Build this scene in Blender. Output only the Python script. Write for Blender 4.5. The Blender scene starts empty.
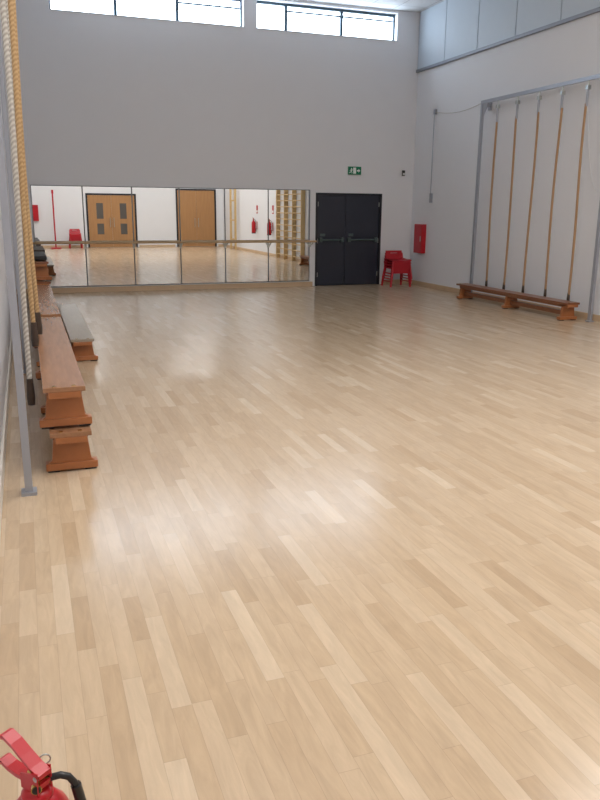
import bpy, math, random
from mathutils import Vector, Matrix
random.seed(4)
S=bpy.context.scene
try:
    S.view_settings.view_transform='Standard'
    S.view_settings.look='None'
except Exception: pass

# ------------------------------------------------------------ materials
def mat(name,col,rough=.5,metal=0,spec=.5,noise=0,nscale=6,emit=None,estr=0,bump=0,stretch=None):
    m=bpy.data.materials.new(name); m.use_nodes=True
    nt=m.node_tree; b=nt.nodes['Principled BSDF']
    b.inputs['Base Color'].default_value=(*col,1)
    b.inputs['Roughness'].default_value=rough
    b.inputs['Metallic'].default_value=metal
    b.inputs['Specular IOR Level'].default_value=spec
    if emit:
        b.inputs['Emission Color'].default_value=(*emit,1); b.inputs['Emission Strength'].default_value=estr
    if noise or bump:
        tc=nt.nodes.new('ShaderNodeTexCoord'); mp=nt.nodes.new('ShaderNodeMapping')
        if stretch: mp.inputs['Scale'].default_value=stretch
        nz=nt.nodes.new('ShaderNodeTexNoise'); nz.inputs['Scale'].default_value=nscale; nz.inputs['Detail'].default_value=6
        nt.links.new(tc.outputs['Object'],mp.inputs['Vector']); nt.links.new(mp.outputs[0],nz.inputs['Vector'])
        if noise:
            mx=nt.nodes.new('ShaderNodeMix'); mx.data_type='RGBA'
            mx.inputs['A'].default_value=(*[c*(1-noise) for c in col],1)
            mx.inputs['B'].default_value=(*[min(1,c*(1+noise)) for c in col],1)
            nt.links.new(nz.outputs['Fac'],mx.inputs['Factor']); nt.links.new(mx.outputs['Result'],b.inputs['Base Color'])
        if bump:
            bp=nt.nodes.new('ShaderNodeBump'); bp.inputs['Strength'].default_value=bump; bp.inputs['Distance'].default_value=.01
            nt.links.new(nz.outputs['Fac'],bp.inputs['Height']); nt.links.new(bp.outputs[0],b.inputs['Normal'])
    return m

def math_node(nt,op,a,b=None):
    n=nt.nodes.new('ShaderNodeMath'); n.operation=op
    for i,v in enumerate((a,b)):
        if v is None: continue
        if isinstance(v,(int,float)): n.inputs[i].default_value=v
        else: nt.links.new(v,n.inputs[i])
    return n.outputs[0]

def floor_mat():
    m=bpy.data.materials.new('maple_strip_floor'); m.use_nodes=True
    nt=m.node_tree; b=nt.nodes['Principled BSDF']; L=nt.links
    tc=nt.nodes.new('ShaderNodeTexCoord'); sp=nt.nodes.new('ShaderNodeSeparateXYZ'); L.new(tc.outputs['Object'],sp.inputs[0])
    X,Y=sp.outputs[0],sp.outputs[1]
    u=math_node(nt,'DIVIDE',X,.072); row=math_node(nt,'FLOOR',u); fu=math_node(nt,'FRACT',u)
    wn=nt.nodes.new('ShaderNodeTexWhiteNoise'); wn.noise_dimensions='1D'; L.new(row,wn.inputs['W'])
    wn2=nt.nodes.new('ShaderNodeTexWhiteNoise'); wn2.noise_dimensions='1D'; L.new(math_node(nt,'ADD',row,77.3),wn2.inputs['W'])
    ln=math_node(nt,'ADD',math_node(nt,'MULTIPLY',wn.outputs[0],.5),.36)
    v=math_node(nt,'ADD',math_node(nt,'DIVIDE',Y,ln),math_node(nt,'MULTIPLY',wn2.outputs[0],13.7))
    cell=math_node(nt,'FLOOR',v); fv=math_node(nt,'FRACT',v)
    cb=nt.nodes.new('ShaderNodeCombineXYZ'); L.new(row,cb.inputs[0]); L.new(cell,cb.inputs[1])
    w3=nt.nodes.new('ShaderNodeTexWhiteNoise'); w3.noise_dimensions='3D'; L.new(cb.outputs[0],w3.inputs['Vector'])
    cr=nt.nodes.new('ShaderNodeValToRGB'); e=cr.color_ramp.elements
    e[0].position=0; e[0].color=(.485,.352,.225,1)
    e[1].position=1; e[1].color=(.635,.505,.362,1)
    for p,c in ((.12,(.52,.385,.252,1)),(.5,(.552,.416,.279,1)),(.88,(.58,.443,.303,1))):
        q=e.new(p); q.color=c
    L.new(w3.outputs[0],cr.inputs[0])
    # grain
    mp=nt.nodes.new('ShaderNodeMapping'); mp.inputs['Scale'].default_value=(22,3.2,1); L.new(tc.outputs['Object'],mp.inputs['Vector'])
    sh=nt.nodes.new('ShaderNodeVectorMath'); sh.operation='SCALE'; L.new(w3.outputs[1],sh.inputs[0]); sh.inputs['Scale'].default_value=9
    off=nt.nodes.new('ShaderNodeVectorMath'); off.operation='ADD'; L.new(mp.outputs[0],off.inputs[0]); L.new(sh.outputs[0],off.inputs[1])
    nz=nt.nodes.new('ShaderNodeTexNoise'); nz.inputs['Scale'].default_value=1.3; nz.inputs['Detail'].default_value=7; nz.inputs['Roughness'].default_value=.62; nz.inputs['Distortion'].default_value=.8; L.new(off.outputs[0],nz.inputs['Vector'])
    g=math_node(nt,'ADD',math_node(nt,'MULTIPLY',nz.outputs[0],.46),.77)
    # joints
    du=math_node(nt,'MINIMUM',fu,math_node(nt,'SUBTRACT',1,fu)); ju=math_node(nt,'LESS_THAN',du,.012)
    dv=math_node(nt,'MULTIPLY',math_node(nt,'MINIMUM',fv,math_node(nt,'SUBTRACT',1,fv)),ln); jv=math_node(nt,'LESS_THAN',dv,.0011)
    j=math_node(nt,'MAXIMUM',ju,jv); jf=math_node(nt,'SUBTRACT',1,math_node(nt,'MULTIPLY',j,.18))
    tot=math_node(nt,'MULTIPLY',g,jf)
    sc=nt.nodes.new('ShaderNodeVectorMath'); sc.operation='SCALE'; L.new(cr.outputs[0],sc.inputs[0]); L.new(tot,sc.inputs['Scale'])
    L.new(sc.outputs[0],b.inputs['Base Color'])
    b.inputs['Roughness'].default_value=.20
    b.inputs['Specular IOR Level'].default_value=.5
    return m

def ceiling_mat():
    m=bpy.data.materials.new('ceiling_tiles'); m.use_nodes=True
    nt=m.node_tree; b=nt.nodes['Principled BSDF']; L=nt.links
    tc=nt.nodes.new('ShaderNodeTexCoord'); br=nt.nodes.new('ShaderNodeTexBrick')
    br.offset=0; br.inputs['Scale'].default_value=1; br.inputs['Brick Width'].default_value=.6; br.inputs['Row Height'].default_value=.6
    br.inputs['Mortar Size'].default_value=.012
    br.inputs['Color1'].default_value=(.8,.8,.8,1); br.inputs['Color2'].default_value=(.77,.77,.77,1); br.inputs['Mortar'].default_value=(.55,.55,.55,1)
    L.new(tc.outputs['Object'],br.inputs['Vector']); L.new(br.outputs[0],b.inputs['Base Color']); b.inputs['Roughness'].default_value=.9
    return m

def rope_mat(name,a,c):
    m=bpy.data.materials.new(name); m.use_nodes=True
    nt=m.node_tree; b=nt.nodes['Principled BSDF']; L=nt.links
    tc=nt.nodes.new('ShaderNodeTexCoord'); mp=nt.nodes.new('ShaderNodeMapping'); mp.inputs['Rotation'].default_value=(.6,.6,0)
    w=nt.nodes.new('ShaderNodeTexWave'); w.inputs['Scale'].default_value=14; w.inputs['Distortion'].default_value=.6; w.bands_direction='Z'
    cr=nt.nodes.new('ShaderNodeValToRGB'); cr.color_ramp.elements[0].color=(*a,1); cr.color_ramp.elements[1].color=(*c,1)
    L.new(tc.outputs['Object'],mp.inputs[0]); L.new(mp.outputs[0],w.inputs[0]); L.new(w.outputs[1],cr.inputs[0]); L.new(cr.outputs[0],b.inputs['Base Color'])
    b.inputs['Roughness'].default_value=.85
    return m

M=dict(
 wall=mat('painted_wall',(.78,.785,.81),.85,noise=.015,nscale=3,bump=.03),
 panel=mat('acoustic_panel',(.57,.64,.71),.6,noise=.02),
 trimgrey=mat('grey_trim',(.27,.30,.36),.5),
 skirt=mat('maple_skirting',(.62,.45,.29),.45,noise=.12,nscale=4),
 skirtw=mat('white_skirting',(.70,.66,.60),.5),
 frame=mat('window_frame_blue_grey',(.05,.09,.12),.4),
 sill=mat('window_sill_white',(.7,.74,.78),.5),
 door=mat('charcoal_door',(.018,.022,.038),.45,noise=.1),
 doorf=mat('charcoal_door_frame',(.010,.012,.02),.4),
 steel=mat('brushed_steel',(.5,.52,.5),.3,1),
 bar=mat('push_bar_grey',(.09,.13,.13),.35,.4),
 pole=mat('grey_steel_post',(.36,.38,.43),.35,.35),
 wood=mat('bench_varnished_wood',(.23,.085,.035),.3,noise=.3,nscale=5,stretch=(8,1,8)),
 woodtop=mat('bench_top_wood',(.33,.165,.085),.25,noise=.3,nscale=5,stretch=(8,.8,8)),
 woodlt=mat('bench_top_worn_grey',(.33,.28,.22),.35,noise=.2,nscale=5,stretch=(8,.8,8)),
 woodend=mat('bench_foot_wood',(.38,.14,.05),.3,noise=.3,nscale=7),
 rubber=mat('black_rubber',(.02,.018,.018),.6),
 oak=mat('oak_door_veneer',(.42,.22,.09),.4,noise=.18,nscale=3,stretch=(6,6,.6)),
 bars=mat('wall_bar_beech',(.66,.46,.22),.4,noise=.1),
 barre=mat('barre_wood',(.50,.34,.19),.4,noise=.1),
 red=mat('red_plastic',(.46,.008,.02),.35),
 redp=mat('red_paint_gloss',(.50,.006,.015),.3),
 brass=mat('valve_brass',(.55,.38,.14),.25,1),
 black=mat('black_plastic',(.012,.012,.013),.35),
 white=mat('white_plastic',(.8,.8,.8),.4),
 green=mat('exit_sign_green',(.0,.20,.09),.4),
 signw=mat('exit_sign_white',(.85,.9,.88),.4),
 leather=mat('rope_end_leather',(.05,.03,.02),.6),
 glassd=mat('dark_vision_glass',(.12,.11,.10),.08),
 fillglow=mat('fill_panel_glow',(.9,.9,.9),.5,emit=(1,.98,.95),estr=3),  # glowing face of the fill panels added on the ceiling
 mirror=mat('mirror_silver',(.88,.90,.90),.0,1),
 mirredge=mat('mirror_edge',(.16,.17,.18),.35,.6),
 rope=rope_mat('tan_rope',(.30,.17,.085),(.47,.29,.16)),
 ropew=rope_mat('white_rope',(.36,.33,.29),(.58,.55,.50)),
 ropey=rope_mat('yellow_rope',(.36,.22,.10),(.52,.35,.18)),
 floor=floor_mat(), ceil=ceiling_mat(),
)

# ------------------------------------------------------------ mesh builder
class B:
    def __init__(s): s.v=[];s.f=[];s.m=[];s.sm=[];s.mats=[]
    def mi(s,k):
        if k not in s.mats: s.mats.append(k)
        return s.mats.index(k)
    def add(s,vs,fs,k,smooth=False):
        o=len(s.v); s.v+= [tuple(p) for p in vs]; i=s.mi(k)
        for f in fs: s.f.append([o+a for a in f]); s.m.append(i); s.sm.append(smooth)
    def box(s,x0,x1,y0,y1,z0,z1,k):
        vs=[(x0,y0,z0),(x1,y0,z0),(x1,y1,z0),(x0,y1,z0),(x0,y0,z1),(x1,y0,z1),(x1,y1,z1),(x0,y1,z1)]
        s.add(vs,[(0,3,2,1),(4,5,6,7),(0,1,5,4),(1,2,6,5),(2,3,7,6),(3,0,4,7)],k)
    def prism(s,poly,ax,a,b,k):
        def P(p,t):
            if ax=='x': return (t,p[0],p[1])
            if ax=='y': return (p[0],t,p[1])
            return (p[0],p[1],t)
        n=len(poly); vs=[P(p,a) for p in poly]+[P(p,b) for p in poly]
        fs=[tuple(range(n)),tuple(range(2*n-1,n-1,-1))]+[(i,i+n,(i+1)%n+n,(i+1)%n) for i in range(n)]
        s.add(vs,fs,k)
    def tube(s,pts,r,k,n=10,cap=True,rs=None):
        pts=[Vector(p) for p in pts]; rings=[]
        prev=None
        for i,p in enumerate(pts):
            if i==0: d=pts[1]-p
            elif i==len(pts)-1: d=p-pts[i-1]
            else: d=(pts[i+1]-p).normalized()+(p-pts[i-1]).normalized()
            d.normalize()
            if prev is None:
                a=Vector((0,0,1)) if abs(d.z)<.9 else Vector((1,0,0))
                u=d.cross(a).normalized()
            else:
                u=(prev-d*prev.dot(d)).normalized()
            prev=u; w=d.cross(u)
            rr=rs[i] if rs else r
            rings.append([p+(u*math.cos(2*math.pi*j/n)+w*math.sin(2*math.pi*j/n))*rr for j in range(n)])
        vs=[q for ring in rings for q in ring]; fs=[]
        for i in range(len(rings)-1):
            for j in range(n):
                a=i*n+j;b=i*n+(j+1)%n; fs.append((a,b,b+n,a+n))
        s.add(vs,fs,k,True)
        if cap:
            s.add(rings[0],[tuple(reversed(range(n)))],k); s.add(rings[-1],[tuple(range(n))],k)
    def lathe(s,prof,c,k,n=32):
        vs=[];fs=[]
        for r,z in prof:
            for j in range(n):
                a=2*math.pi*j/n; vs.append((c[0]+r*math.cos(a),c[1]+r*math.sin(a),c[2]+z))
        for i in range(len(prof)-1):
            for j in range(n):
                a=i*n+j;b=i*n+(j+1)%n; fs.append((a,b,b+n,a+n))
        s.add(vs,fs,k,True)
    def obj(s,name,bevel=0,loc=(0,0,0),rot=0):
        me=bpy.data.meshes.new(name); me.from_pydata(s.v,[],s.f)
        for k in s.mats: me.materials.append(M[k])
        for p,i,sm in zip(me.polygons,s.m,s.sm): p.material_index=i; p.use_smooth=sm
        me.update()
        import bmesh
        bm=bmesh.new(); bm.from_mesh(me); bmesh.ops.recalc_face_normals(bm,faces=bm.faces); bm.to_mesh(me); bm.free()
        o=bpy.data.objects.new(name,me); S.collection.objects.link(o); o.location=loc; o.rotation_euler=(0,0,rot)
        if bevel:
            md=o.modifiers.new('bev','BEVEL'); md.width=bevel; md.segments=2; md.limit_method='ANGLE'; md.angle_limit=math.radians(50)
        return o

XL,XR,YF,YB,ZC=-.26,8.5,-2.0,16.0,5.86
T=.25
# ------------------------------------------------------------ shell
b=B(); b.box(XL-T,XR+T,YF-T,YB+T,-.2,0,'floor'); b.obj('floor')
b=B(); b.box(XL-T,XR+T,YF-T,YB+T,ZC,ZC+.2,'ceil'); b.obj('ceiling')
W1=(.76,4.50);W2=(4.78,7.95);WZ=(5.24,5.80)
D=(6.11,7.72,2.04)
b=B()
b.box(XL,D[0],YB,YB+T,0,WZ[0],'wall'); b.box(D[1],XR,YB,YB+T,0,WZ[0],'wall'); b.box(D[0],D[1],YB,YB+T,D[2],WZ[0],'wall')
b.box(XL,W1[0],YB,YB+T,WZ[0],ZC,'wall'); b.box(W1[1],W2[0],YB,YB+T,WZ[0],ZC,'wall'); b.box(W2[1],XR,YB,YB+T,WZ[0],ZC,'wall')
b.box(W1[0],W1[1],YB,YB+T,WZ[1],ZC,'wall'); b.box(W2[0],W2[1],YB,YB+T,WZ[1],ZC,'wall')
b.obj('wall_back')
b=B(); b.box(XR,XR+T,YF-T,YB+T,0,ZC,'wall'); b.obj('wall_right')
b=B(); b.box(XL-T,XL,YF-T,YB+T,0,ZC,'wall'); b.obj('wall_left')
b=B(); b.box(XL,XR,YF-T,YF,0,ZC,'wall'); b.obj('wall_front')

# windows
def window_x(name,x0,x1,z0,z1,y,mull,k='frame',trans=None):
    b=B(); t=.03
    b.box(x0,x1,y,y+.06,z0,z0+.05,k); b.box(x0,x1,y,y+.06,z1-.05,z1,k)
    b.box(x0,x0+t,y,y+.06,z0+.05,z1-.05,k); b.box(x1-t,x1,y,y+.06,z0+.05,z1-.05,k)
    for m in mull: b.box(m-t,m+t,y,y+.06,z0+.05,z1-.05,k)
    if trans:
        for a,c,z in trans: b.box(a,c,y+.005,y+.055,z-.015,z+.015,k)
    return b.obj(name)
window_x('window_1',W1[0],W1[1],*WZ,YB+.14,(1.98,3.18),trans=((3.2,4.46,5.62),))
window_x('window_2',W2[0],W2[1],*WZ,YB+.14,(5.45,6.70),trans=((5.48,7.9,5.66),))
b=B(); b.box(W1[0],W1[1],YB-.01,YB+.14,WZ[0]-.0,WZ[0]+.012,'sill'); b.box(W2[0],W2[1],YB-.01,YB+.14,WZ[0],WZ[0]+.012,'sill'); b.obj('trim_1')

# high-level panels on right wall
b=B()
ys=[14.83-1.23*i for i in range(-1,13)]
edges=[YB-.005]+[y for y in ys if YF<y<YB]+[YF+.005]
for a,c in zip(edges,edges[1:]): b.box(XR-.03,XR-.001,c+.012,a-.012,4.70,ZC-.003,'panel')
b.box(XR-.012,XR-.001,YF+.005,YB-.005,4.70,ZC-.003,'trimgrey')
b.box(XR-.055,XR-.001,YF+.005,YB-.005,4.64,4.695,'trimgrey')
b.obj('high_level_acoustic_panelling')

# baseboards
b=B(); b.box(XL+.02,D[0]-.06,YB-.025,YB-.001,0,.10,'skirt'); b.box(D[1]+.06,XR-.02,YB-.025,YB-.001,0,.10,'skirt'); b.obj('baseboard_back',.003)
b=B(); b.box(XR-.02,XR-.001,YF+.02,YB-.02,0,.10,'skirt'); b.obj('baseboard_right',.003)
b=B(); b.box(XL+.001,XL+.02,YF+.02,YB-.02,0,.12,'skirtw'); b.obj('baseboard_left',.003)
b=B()
for a,c in ((XL+.02,2.48),(4.72,6.3),(8.26,XR-.02)): b.box(a,c,YF+.001,YF+.02,0,.10,'skirt')
b.obj('baseboard_front',.003)

# ------------------------------------------------------------ mirrors
mx0,mx1=.18,5.97; n=6; w=(mx1-mx0)/n
for i in range(n):
    b=B(); x0=mx0+i*w; x1=x0+w
    b.box(x0+.012,x1-.012,YB-.018,YB-.002,.135,2.085,'mirror')
    b.box(x0,x0+.012,YB-.022,YB-.002,.12,2.10,'mirredge'); b.box(x1-.012,x1,YB-.022,YB-.002,.12,2.10,'mirredge')
    b.box(x0+.012,x1-.012,YB-.022,YB-.002,2.085,2.10,'mirredge'); b.box(x0+.012,x1-.012,YB-.022,YB-.002,.12,.135,'mirredge')
    b.obj('wall_mirror')
b=B(); b.tube([(.1,YB-.22,1.0),(6.05,YB-.22,1.0)],.022,'barre',12)
for i in range(n+1):
    x=mx0+i*w
    b.tube([(x,YB-.03,.93),(x,YB-.16,.93),(x,YB-.22,.978)],.011,'steel',8); b.box(x-.025,x+.025,YB-.032,YB-.024,.87,.99,'steel')
b.obj('ballet_barre')

# ------------------------------------------------------------ fire doors (back)
b=B()
x0,x1,zt=D; xm=6.84
b.box(x0,x0+.05,YB-.012,YB+.12,0,zt,'doorf'); b.box(x1-.05,x1,YB-.012,YB+.12,0,zt,'doorf'); b.box(x0+.05,x1-.05,YB-.012,YB+.12,zt-.05,zt,'doorf')
b.box(x0+.053,xm-.003,YB+.02,YB+.07,.008,zt-.053,'door'); b.box(xm+.003,x1-.053,YB+.02,YB+.07,.008,zt-.053,'door')
b.box(x0+.05,x1-.05,YB+.075,YB+.12,0,zt-.05,'doorf')
for a,c in ((x0+.09,xm-.05),(xm+.05,x1-.09)):
    b.box(a,a+.07,YB-.05,YB+.02,.97,1.07,'bar'); b.box(c-.07,c,YB-.05,YB+.02,.97,1.07,'bar')
    b.tube([(a+.05,YB-.035,1.02),(c-.05,YB-.035,1.02)],.02,'bar',10)
    b.box(a+.03,a+.15,YB+.012,YB+.02,1.1,1.16,'bar')
for x in (x0+.06,x1-.06):
    for z in (.25,1.0,1.8): b.tube([(x,YB+.012,z-.05),(x,YB+.012,z+.05)],.01,'steel',8)
b.box(xm-.045,xm-.015,YB+.008,YB+.02,.0+.02,.22,'doorf')
b.obj('door_1',.003)

# exit sign
b=B()
b.box(6.86,7.17,YB-.035,YB-.001,2.44,2.61,'green')
y0=YB-.037;y1=YB-.035
def q(poly,k='signw'): b.prism([(6.86+p[0],2.44+p[1]) for p in poly],'y',y0,y1,k)
q([(.115,.02),(.185,.02),(.185,.15),(.115,.15)])
q([(.205,.07),(.245,.07),(.245,.045),(.285,.085),(.245,.125),(.245,.10),(.205,.10)])
cx,cy=.075,.128
q([(cx+.014*math.cos(a*math.pi/5),cy+.014*math.sin(a*math.pi/5)) for a in range(10)])
q([(.055,.065),(.075,.062),(.09,.108),(.068,.112)])
q([(.066,.11),(.045,.10),(.03,.078),(.038,.072),(.052,.09),(.07,.098)])
q([(.086,.108),(.105,.085),(.112,.092),(.092,.115)])
q([(.06,.07),(.035,.045),(.015,.04),(.015,.03),(.042,.033),(.07,.06)])
q([(.062,.066),(.075,.066),(.098,.045),(.088,.018),(.078,.02),(.085,.042)])
b.obj('emergency_exit_sign')

b=B(); b.box(8.20,8.26,YB-.04,YB-.001,2.44,2.56,'black'); b.box(8.205,8.255,YB-.043,YB-.04,2.46,2.5,'white'); b.obj('alarm_sounder',.004)
b=B(); b.box(8.31,8.40,YB-.012,YB-.001,.45,.54,'white'); b.box(8.335,8.375,YB-.016,YB-.012,.475,.515,'trimgrey'); b.obj('wall_socket',.002)
b=B(); b.box(XR-.10,XR-.001,15.28,15.66,.74,1.38,'redp'); b.box(XR-.112,XR-.10,15.30,15.64,.76,1.36,'red'); b.box(XR-.12,XR-.112,15.32,15.35,1.0,1.12,'steel')
b.obj('red_wall_cabinet',.008)
b=B(); yc=15.1
b.tube([(XR-.04,yc,3.72),(XR-.04,yc,1.9)],.009,'pole',8); b.box(XR-.05,XR-.001,yc-.03,yc+.03,3.68,3.78,'pole'); b.box(XR-.05,XR-.001,yc-.03,yc+.03,1.85,2.05,'pole')
b.tube([(XR-.04,yc-2.0*i/10,3.72-.10*math.sin(math.pi*i/10)) for i in range(11)],.006,'ropew',6)
b.obj('frame_hoist_cord')

# ------------------------------------------------------------ red chair stack
def chair_stack(name,x,y,count,rot=0):
    b=B()
    for c in range(count):
        dz=.06*c; dy=-.015*c
        for sx in (-1,1):
            b.tube([(sx*.245,-.22+dy,dz),(sx*.20,-.17+dy,.40+dz)],.026,'red',8)
            b.tube([(sx*.245,.24+dy,dz),(sx*.20,.17+dy,.40+dz)],.026,'red',8)
            b.tube([(sx*.232,-.21+dy,.12+dz),(sx*.232,.23+dy,.12+dz)],.014,'red',8)
        b.box(-.2,.2,-.205+dy,-.185+dy,.30+dz,.40+dz,'red')
        nx,ny=8,6; vs=[];fs=[]
        for i in range(nx+1):
            for j in range(ny+1):
                u=-1+2*i/nx; v=j/ny
                z=.42+.03*u*u*u*u-.02*math.sin(v*math.pi)-(.03*(1-v*4)**2 if v<.25 else 0)
                vs.append((u*.235,-.21+.40*v+dy,z+dz))
        m0=len(vs); vs+=[(p[0],p[1],p[2]-.02) for p in vs]
        def id(i,j): return i*(ny+1)+j
        for i in range(nx):
            for j in range(ny):
                fs.append((id(i,j),id(i+1,j),id(i+1,j+1),id(i,j+1))); fs.append((m0+id(i,j),m0+id(i,j+1),m0+id(i+1,j+1),m0+id(i+1,j)))
        for i in range(nx): fs+= [(id(i,0),m0+id(i,0),m0+id(i+1,0),id(i+1,0)),(id(i,ny),id(i+1,ny),m0+id(i+1,ny),m0+id(i,ny))]
        for j in range(ny): fs+= [(id(0,j),id(0,j+1),m0+id(0,j+1),m0+id(0,j)),(id(nx,j),m0+id(nx,j),m0+id(nx,j+1),id(nx,j+1))]
        b.add(vs,fs,'red',True)
        def bx(xa,xb,za,zb):
            for s in range(4):
                z0=za+(zb-za)*s/4; z1=za+(zb-za)*(s+1)/4
                g=lambda z:.17+.10*(z-.42)/.34+dy
                b.prism([(g(z0),z0+dz),(g(z0)+.022,z0+dz),(g(z1)+.022,z1+dz),(g(z1),z1+dz)],'x',xa,xb,'red')
        bx(-.22,.22,.42,.52); bx(-.22,-.09,.52,.56); bx(.09,.22,.52,.56); bx(-.20,.20,.56,.61)
    return b.obj(name,0,(x,y,0),rot)
chair_stack('stacked_red_chairs',7.91,15.5,4)
chair_stack('stacked_red_chairs',2.0,-1.45,4,math.pi)

# ------------------------------------------------------------ gym benches
def bench(name,x,y0,z=0,L=3.3,top='woodtop',h=.29):
    b=B(); W=.13
    b.box(-W,W,0,L,h-.032,h,top)
    b.box(-.035,.035,.12,L-.12,.075,.145,'wood')
    b.box(-W+.02,-W+.045,.10,L-.10,h-.075,h-.032,'wood'); b.box(W-.045,W-.02,.10,L-.10,h-.075,h-.032,'wood')
    for yy in (.10,L/2-.03,L-.16):
        b.prism([(-.155,.012),(-.155,.055),(-.125,.075),(-.105,h-.032),(.105,h-.032),(.125,.075),(.155,.055),(.155,.012),(.08,.012),(.065,.03),(-.065,.03),(-.08,.012)],'y',yy-.0,yy+.045,'woodend')
        b.box(-.155,-.08,yy-.015,yy+.06,0,.012,'rubber'); b.box(.08,.155,yy-.015,yy+.06,0,.012,'rubber')
        b.box(-.165,.165,yy-.02,yy+.065,.012,.06,'woodend')
        b.box(-.11,.11,yy-.02,yy+.065,h-.06,h-.032,'wood')
    b.box(-.10,.10,.0,.055,h-.075,h-.032,'woodend')
    for sx in (-1,1):
        b.tube([(sx*.06,.03,h-.002),(sx*.06,.03,h+.004)],.014,'brass',12)
        b.tube([(sx*.06,L-.03,h-.002),(sx*.06,L-.03,h+.004)],.014,'brass',12)
    return b.obj(name,.004,(x,y0,z))
bench('gym_bench',.185,4.85,0); bench('gym_bench',.165,4.87,.296)
bench('gym_bench',.185,8.40,0,top='woodtop'); bench('gym_bench',.17,8.38,.296)
bench('gym_bench',.52,8.58,0,top='woodlt',h=.27)
for i in range(3): bench('gym_bench',.185+.01*(i%2),12.1+.03*i,.296*i,top='wood')
bench('gym_bench',8.10,9.72,0,L=3.3,top='wood')
b=B()
b.box(.07,.30,12.3,13.6,.898,.96,'rubber'); b.box(.06,.31,13.7,15.1,.898,.98,'leather'); b.obj('folded_dark_mat',.012)

# ------------------------------------------------------------ rope frames
def rope_frame(name,x,wx,y0,y1,ropes,topz=3.67):
    s=1 if wx>x else -1
    root=bpy.data.objects.new(name,None); S.collection.objects.link(root)
    b=B()
    for y in (y0,y1):
        b.box(x-.022,x+.022,y-.03,y+.03,.02,topz+.03,'pole'); b.box(x-.045,x+.045,y-.05,y+.05,0,.02,'pole')
        z=topz-.05
        a,c=sorted((x+s*.022,wx-s*.003)); b.box(a,c,y-.02,y+.02,z-.02,z+.02,'pole')
        a,c=sorted((wx-s*.015,wx-s*.001)); b.box(a,c,y-.06,y+.06,z-.08,z+.08,'pole')
    b.box(x-.025,x+.025,y0+.03,y1-.03,topz-.03,topz+.03,'pole')
    b.prism([(y1-.03,topz-.03),(y1-.03,topz-.28),(y1-.20,topz-.03)],'x',x-.01,x+.01,'pole')
    o=b.obj('frame'); o.parent=root
    for i,(y,k,zb) in enumerate(ropes):
        b=B()
        b.tube([(x,y,topz-.03),(x,y,topz-.10)],.015,'steel',8); b.box(x-.03,x+.03,y-.03,y+.03,topz-.16,topz-.10,'steel')
        b.tube([(x,y,topz-.16),(x,y,topz-.40)],.02,'pole',10)
        N=30; pts=[]
        for j in range(N+1):
            t=j/N; z=(topz-.36)*(1-t)+zb*t
            pts.append((x+.004*math.sin(t*7+i),y+.02*math.sin(t*5+i*1.7),z))
        b.tube(pts,.020,k,10)
        e=pts[-1]; b.tube([(e[0],e[1],zb+.14),(e[0],e[1],zb+.05),(e[0],e[1],zb-.03)],.026,'leather',10,rs=[.02,.026,.026])
        o=b.obj('rope_%d'%(i+1)); o.parent=root
    return root
rope_frame('climbing_rope_frame',8.33,XR,9.58,13.05,[(12.54-.6*i,'rope',.26) for i in range(5)])
rope_frame('climbing_rope_frame',-.09,XL,4.60,8.25,[])
for i,(y,k,r,xx,zb) in enumerate(((5.5,'ropew',.018,-.03,.36),(6.2,'ropey',.018,.02,.66),(6.8,'ropey',.018,.05,.66),(7.4,'ropey',.018,.04,.66),(7.95,'ropew',.018,.02,.66))):
    b=B(); N=40
    b.tube([(-.065,y,3.66),(xx,y,3.66),(xx,y,3.60)],.012,'steel',8)
    pts=[(xx+.012*math.sin(j/N*5+i),y+.012*math.sin(j/N*9+i),3.6*(1-j/N)+zb*(j/N)) for j in range(N+1)]
    b.tube(pts,r,k,12); e=pts[-1]
    b.tube([(e[0],e[1],zb+.16),(e[0],e[1],zb+.02),(e[0],e[1],zb-.03)],.02,'leather',10,rs=[.022,.03,.026])
    b.obj('climbing_rope')

b=B(); b.tube([(XR-.02,10.35-.45*i/12,3.6-1.6*math.sin(math.pi*i/24)) for i in range(13)],.006,'white',6); b.obj('hanging_cord')

# ------------------------------------------------------------ wall bars + extinguishers on right wall (seen in the mirror)
b=B()
for y in (6.2,7.05,7.9,8.75): b.box(XR-.14,XR-.001,y-.02,y+.02,0,2.9,'bars')
for z in [.15+.2*i for i in range(14)]:
    b.tube([(XR-.11,6.2,z),(XR-.11,8.75,z)],.015,'bars',8)
b.obj('wall_bars')
b=B()
for y in (.0,.75): b.box(XR-.2,XR-.12,y-.04,y+.04,0,3.0,'bars')
for z in (.4,1.2,2.0,2.8): b.box(XR-.18,XR-.14,.04,.71,z-.03,z+.03,'bars')
for z in (.4,2.8): b.box(XR-.14,XR-.001,-.03,.03,z-.03,z+.03,'bars')
b.obj('folded_climbing_frame',.005)

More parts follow.
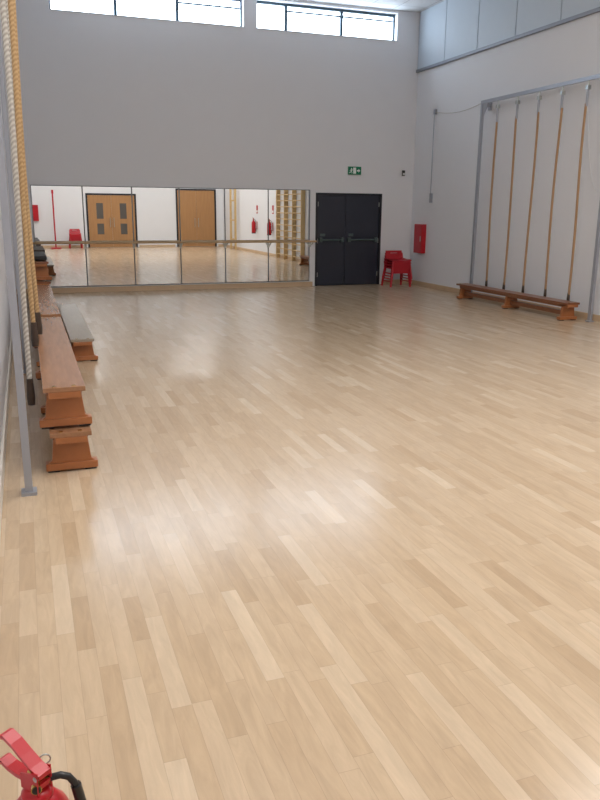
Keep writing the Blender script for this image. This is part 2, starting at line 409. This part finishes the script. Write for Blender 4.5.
def extinguisher(name,x,y,z):
    b=B(); r=.078
    b.lathe([(0,0),(r-.006,0),(r,.008),(r,.37),(r-.004,.41),(r-.018,.445),(.042,.468),(.03,.478),(0,.478)],(0,0,0),'redp')
    b.lathe([(r+.002,.0),(r+.003,.02),(r+.002,.03),(r,.032)],(0,0,0),'black')
    b.lathe([(.0,.474),(.031,.474),(.033,.480),(.033,.49),(.028,.495),(.02,.50),(0,.50)],(0,0,0),'redp',24)
    b.lathe([(.0,.495),(.019,.495),(.019,.535),(.014,.545),(0,.545)],(0,0,0),'brass',20)
    d=Vector((-.62,.78,0)).normalized(); n=Vector((-d.y,d.x,0))
    def strip(prof,w0,w1,k,th=.005):
        m=len(prof); vs=[]
        for i,(s,zz) in enumerate(prof):
            w=w0+(w1-w0)*i/(m-1)
            for sg in (-1,1):
                p=d*s+n*(sg*w); vs.append((p.x,p.y,zz)); 
            for sg in (-1,1):
                p=d*s+n*(sg*w*.92); vs.append((p.x,p.y,zz-th*2.2))
        fs=[]
        for i in range(m-1):
            a=i*4; c=a+4
            fs+=[(a,a+1,c+1,c),(a+2,c+2,c+3,a+3),(a,c,c+2,a+2),(a+1,a+3,c+3,c+1)]
        fs+=[(0,2,3,1),((m-1)*4,(m-1)*4+1,(m-1)*4+3,(m-1)*4+2)]
        b.add(vs,fs,k)
    strip([(-.028,.523),(.02,.522),(.05,.520),(.078,.523),(.10,.530),(.108,.527)],.015,.013,'redp')
    strip([(-.030,.548),(-.005,.556),(.025,.572),(.055,.590),(.082,.600),(.092,.597)],.016,.014,'redp')
    p=d*-.022
    b.tube([(p.x+n.x*.02,p.y+n.y*.02,.54),(p.x-n.x*.02,p.y-n.y*.02,.54)],.006,'steel',8)
    for sg in (-1,1):
        c=d*-.028+n*(sg*.016); e=d*.026+n*(sg*.016)
        b.add([(c.x-.0,c.y,.50),(e.x,e.y,.50),(e.x,e.y,.535),(c.x,c.y,.555),(c.x+n.x*.003*sg,c.y+n.y*.003*sg,.50),(e.x+n.x*.003*sg,e.y+n.y*.003*sg,.50),(e.x+n.x*.003*sg,e.y+n.y*.003*sg,.535),(c.x+n.x*.003*sg,c.y+n.y*.003*sg,.555)],
              [(0,1,2,3),(7,6,5,4),(0,4,5,1),(1,5,6,2),(2,6,7,3),(3,7,4,0)],'redp')
    g=Vector((.0,-.019,.515)); b.tube([g,g+Vector((0,-.012,0))],.011,'brass',16); b.tube([g+Vector((0,-.012,0)),g+Vector((0,-.0135,0))],.009,'black',16)
    b.tube([(.02+.012*math.cos(a*.628),.018,.548+.012*math.sin(a*.628)) for a in range(11)],.0018,'steel',6)
    ctrl=[(.015,-.003,.512),(.032,-.006,.519),(.05,-.008,.521),(.066,-.010,.514),(.077,-.010,.495),(.083,-.008,.467),(.088,-.005,.43),(.092,0,.36),(.093,0,.25),(.093,0,.16)]
    b.tube(ctrl,.0075,'black',12); b.tube([(.015,-.003,.512),(.028,-.005,.517)],.011,'brass',12)
    b.tube([(.093,0,.19),(.093,0,.11),(.093,0,.07)],.012,'black',12,rs=[.011,.013,.018])
    b.tube([(.079,-.010,.49),(.088,-.006,.435)],.0115,'black',12)
    vs=[];fs=[]
    for i in range(13):
        a=-math.pi*.85+i*math.pi*.7/12; vs+=[((r+.0008)*math.cos(a),(r+.0008)*math.sin(a),.12),((r+.0008)*math.cos(a),(r+.0008)*math.sin(a),.32)]
    for i in range(12): fs.append((2*i,2*i+2,2*i+3,2*i+1))
    b.add(vs,fs,'white',True)
    return b.obj(name,0,(x,y,z))
extinguisher('fire_extinguisher',-.064,1.455,0)
for y in (3.4,5.4):
    extinguisher('fire_extinguisher',XR-.145,y,.75)
    b=B(); b.box(XR-.02,XR-.001,y-.03,y+.03,.9,1.2,'red'); b.obj('extinguisher_bracket')
    b=B(); b.box(XR-.006,XR-.001,y-.1,y+.1,1.5,1.8,'redp'); b.box(XR-.008,XR-.006,y-.07,y+.07,1.54,1.62,'signw'); b.obj('extinguisher_sign')

# ------------------------------------------------------------ doors on front wall (seen in mirror)
def oakdoor(name,x0,x1,h,glazed):
    b=B(); y=YF
    b.box(x0,x0+.07,y+.001,y+.03,0,h,'doorf'); b.box(x1-.07,x1,y+.001,y+.03,0,h,'doorf'); b.box(x0+.07,x1-.07,y+.001,y+.03,h-.07,h,'doorf')
    xm=(x0+x1)/2
    for a,c in ((x0+.073,xm-.003),(xm+.003,x1-.073)):
        b.box(a,c,y+.001,y+.022,.01,h-.073,'oak')
        if glazed:
            m=(a+c)/2
            for z0,z1 in ((.55,1.0),(1.2,1.85)): b.box(m-.14,m+.14,y+.022,y+.026,z0,z1,'glassd')
    for s in (-1,1): b.tube([(xm+s*.08,y+.06,.85),(xm+s*.08,y+.06,1.25)],.012,'steel',8); 
    for s in (-1,1):
        for z in (.88,1.22): b.tube([(xm+s*.08,y+.022,z),(xm+s*.08,y+.06,z)],.01,'steel',8)
    b.obj(name)
oakdoor('door_2',2.55,4.65,2.25,True); oakdoor('door_3',6.38,8.18,2.5,False)
b=B(); b.box(1.2-.2,1.4,-1.5,-1.1,0,.05,'red'); b.tube([(1.2,-1.3,.05),(1.2,-1.3,2.3)],.03,'red',12); b.box(1.16,1.24,-1.34,-1.26,2.2,2.35,'red'); b.obj('red_net_post')
b=B(); b.box(.3,.62,YF+.001,YF+.12,1.1,1.75,'red'); b.box(.33,.59,YF+.12,YF+.125,1.2,1.6,'redp'); b.obj('fire_blanket_case',.01)

# ------------------------------------------------------------ light
w=bpy.data.worlds.new('w'); S.world=w; w.use_nodes=True
bg=w.node_tree.nodes['Background']; bg.inputs[0].default_value=(.70,.84,1,1); bg.inputs[1].default_value=12
def area(name,loc,rot,sx,sy,p,col=(1,1,1),portal=False):
    l=bpy.data.lights.new(name,'AREA'); l.shape='RECTANGLE'; l.size=sx; l.size_y=sy; l.energy=p; l.color=col
    if portal: l.cycles.is_portal=True
    o=bpy.data.objects.new(name,l); S.collection.objects.link(o); o.location=loc; o.rotation_euler=rot; return o
h=math.pi/2
area('portal_back_1',((W1[0]+W1[1])/2,YB+.24,5.52),(-h,0,0),W1[1]-W1[0],.56,1,portal=True)
area('portal_back_2',((W2[0]+W2[1])/2,YB+.24,5.52),(-h,0,0),W2[1]-W2[0],.56,1,portal=True)
# added fill lights in made-up light boxes, unseen above the entrance half
for yy in (1.0,3.4,5.8):
    for xx in (1.9,6.4):
        b=B(); b.box(xx-.92,xx+.92,yy-.62,yy+.62,ZC-.05,ZC-.001,'white'); b.box(xx-.88,xx+.88,yy-.58,yy+.58,ZC-.052,ZC-.05,'fillglow')
        b.obj('added_fill_panel')
        area('added_fill_light',(xx,yy,ZC-.07),(0,0,0),1.7,1.1,57,(1,.985,.965))

# ------------------------------------------------------------ camera
f=750.
Dv=Vector((22-300,400-206,f)).normalized()
H=Vector((1,-.009,0))
U=Dv.cross(H); U.normalize()
if U.y<0: U=-U
R=Vector((Dv.y*U.z-Dv.z*U.y, Dv.z*U.x-Dv.x*U.z, Dv.x*U.y-Dv.y*U.x)); 
if R.x<0: R=-R
cx=Vector((R.x,Dv.x,U.x)); cy=Vector((R.y,Dv.y,U.y)); cz=-Vector((R.z,Dv.z,U.z))
mt=Matrix((( cx.x,cy.x,cz.x,0),(cx.y,cy.y,cz.y,0),(cx.z,cy.z,cz.z,1.7),(0,0,0,1)))
cd=bpy.data.cameras.new('camera'); cam=bpy.data.objects.new('camera',cd); S.collection.objects.link(cam)
cd.sensor_fit='VERTICAL'; cd.sensor_height=24; cd.lens=24*f/800; cd.clip_start=.02
cam.matrix_world=mt
S.camera=cam
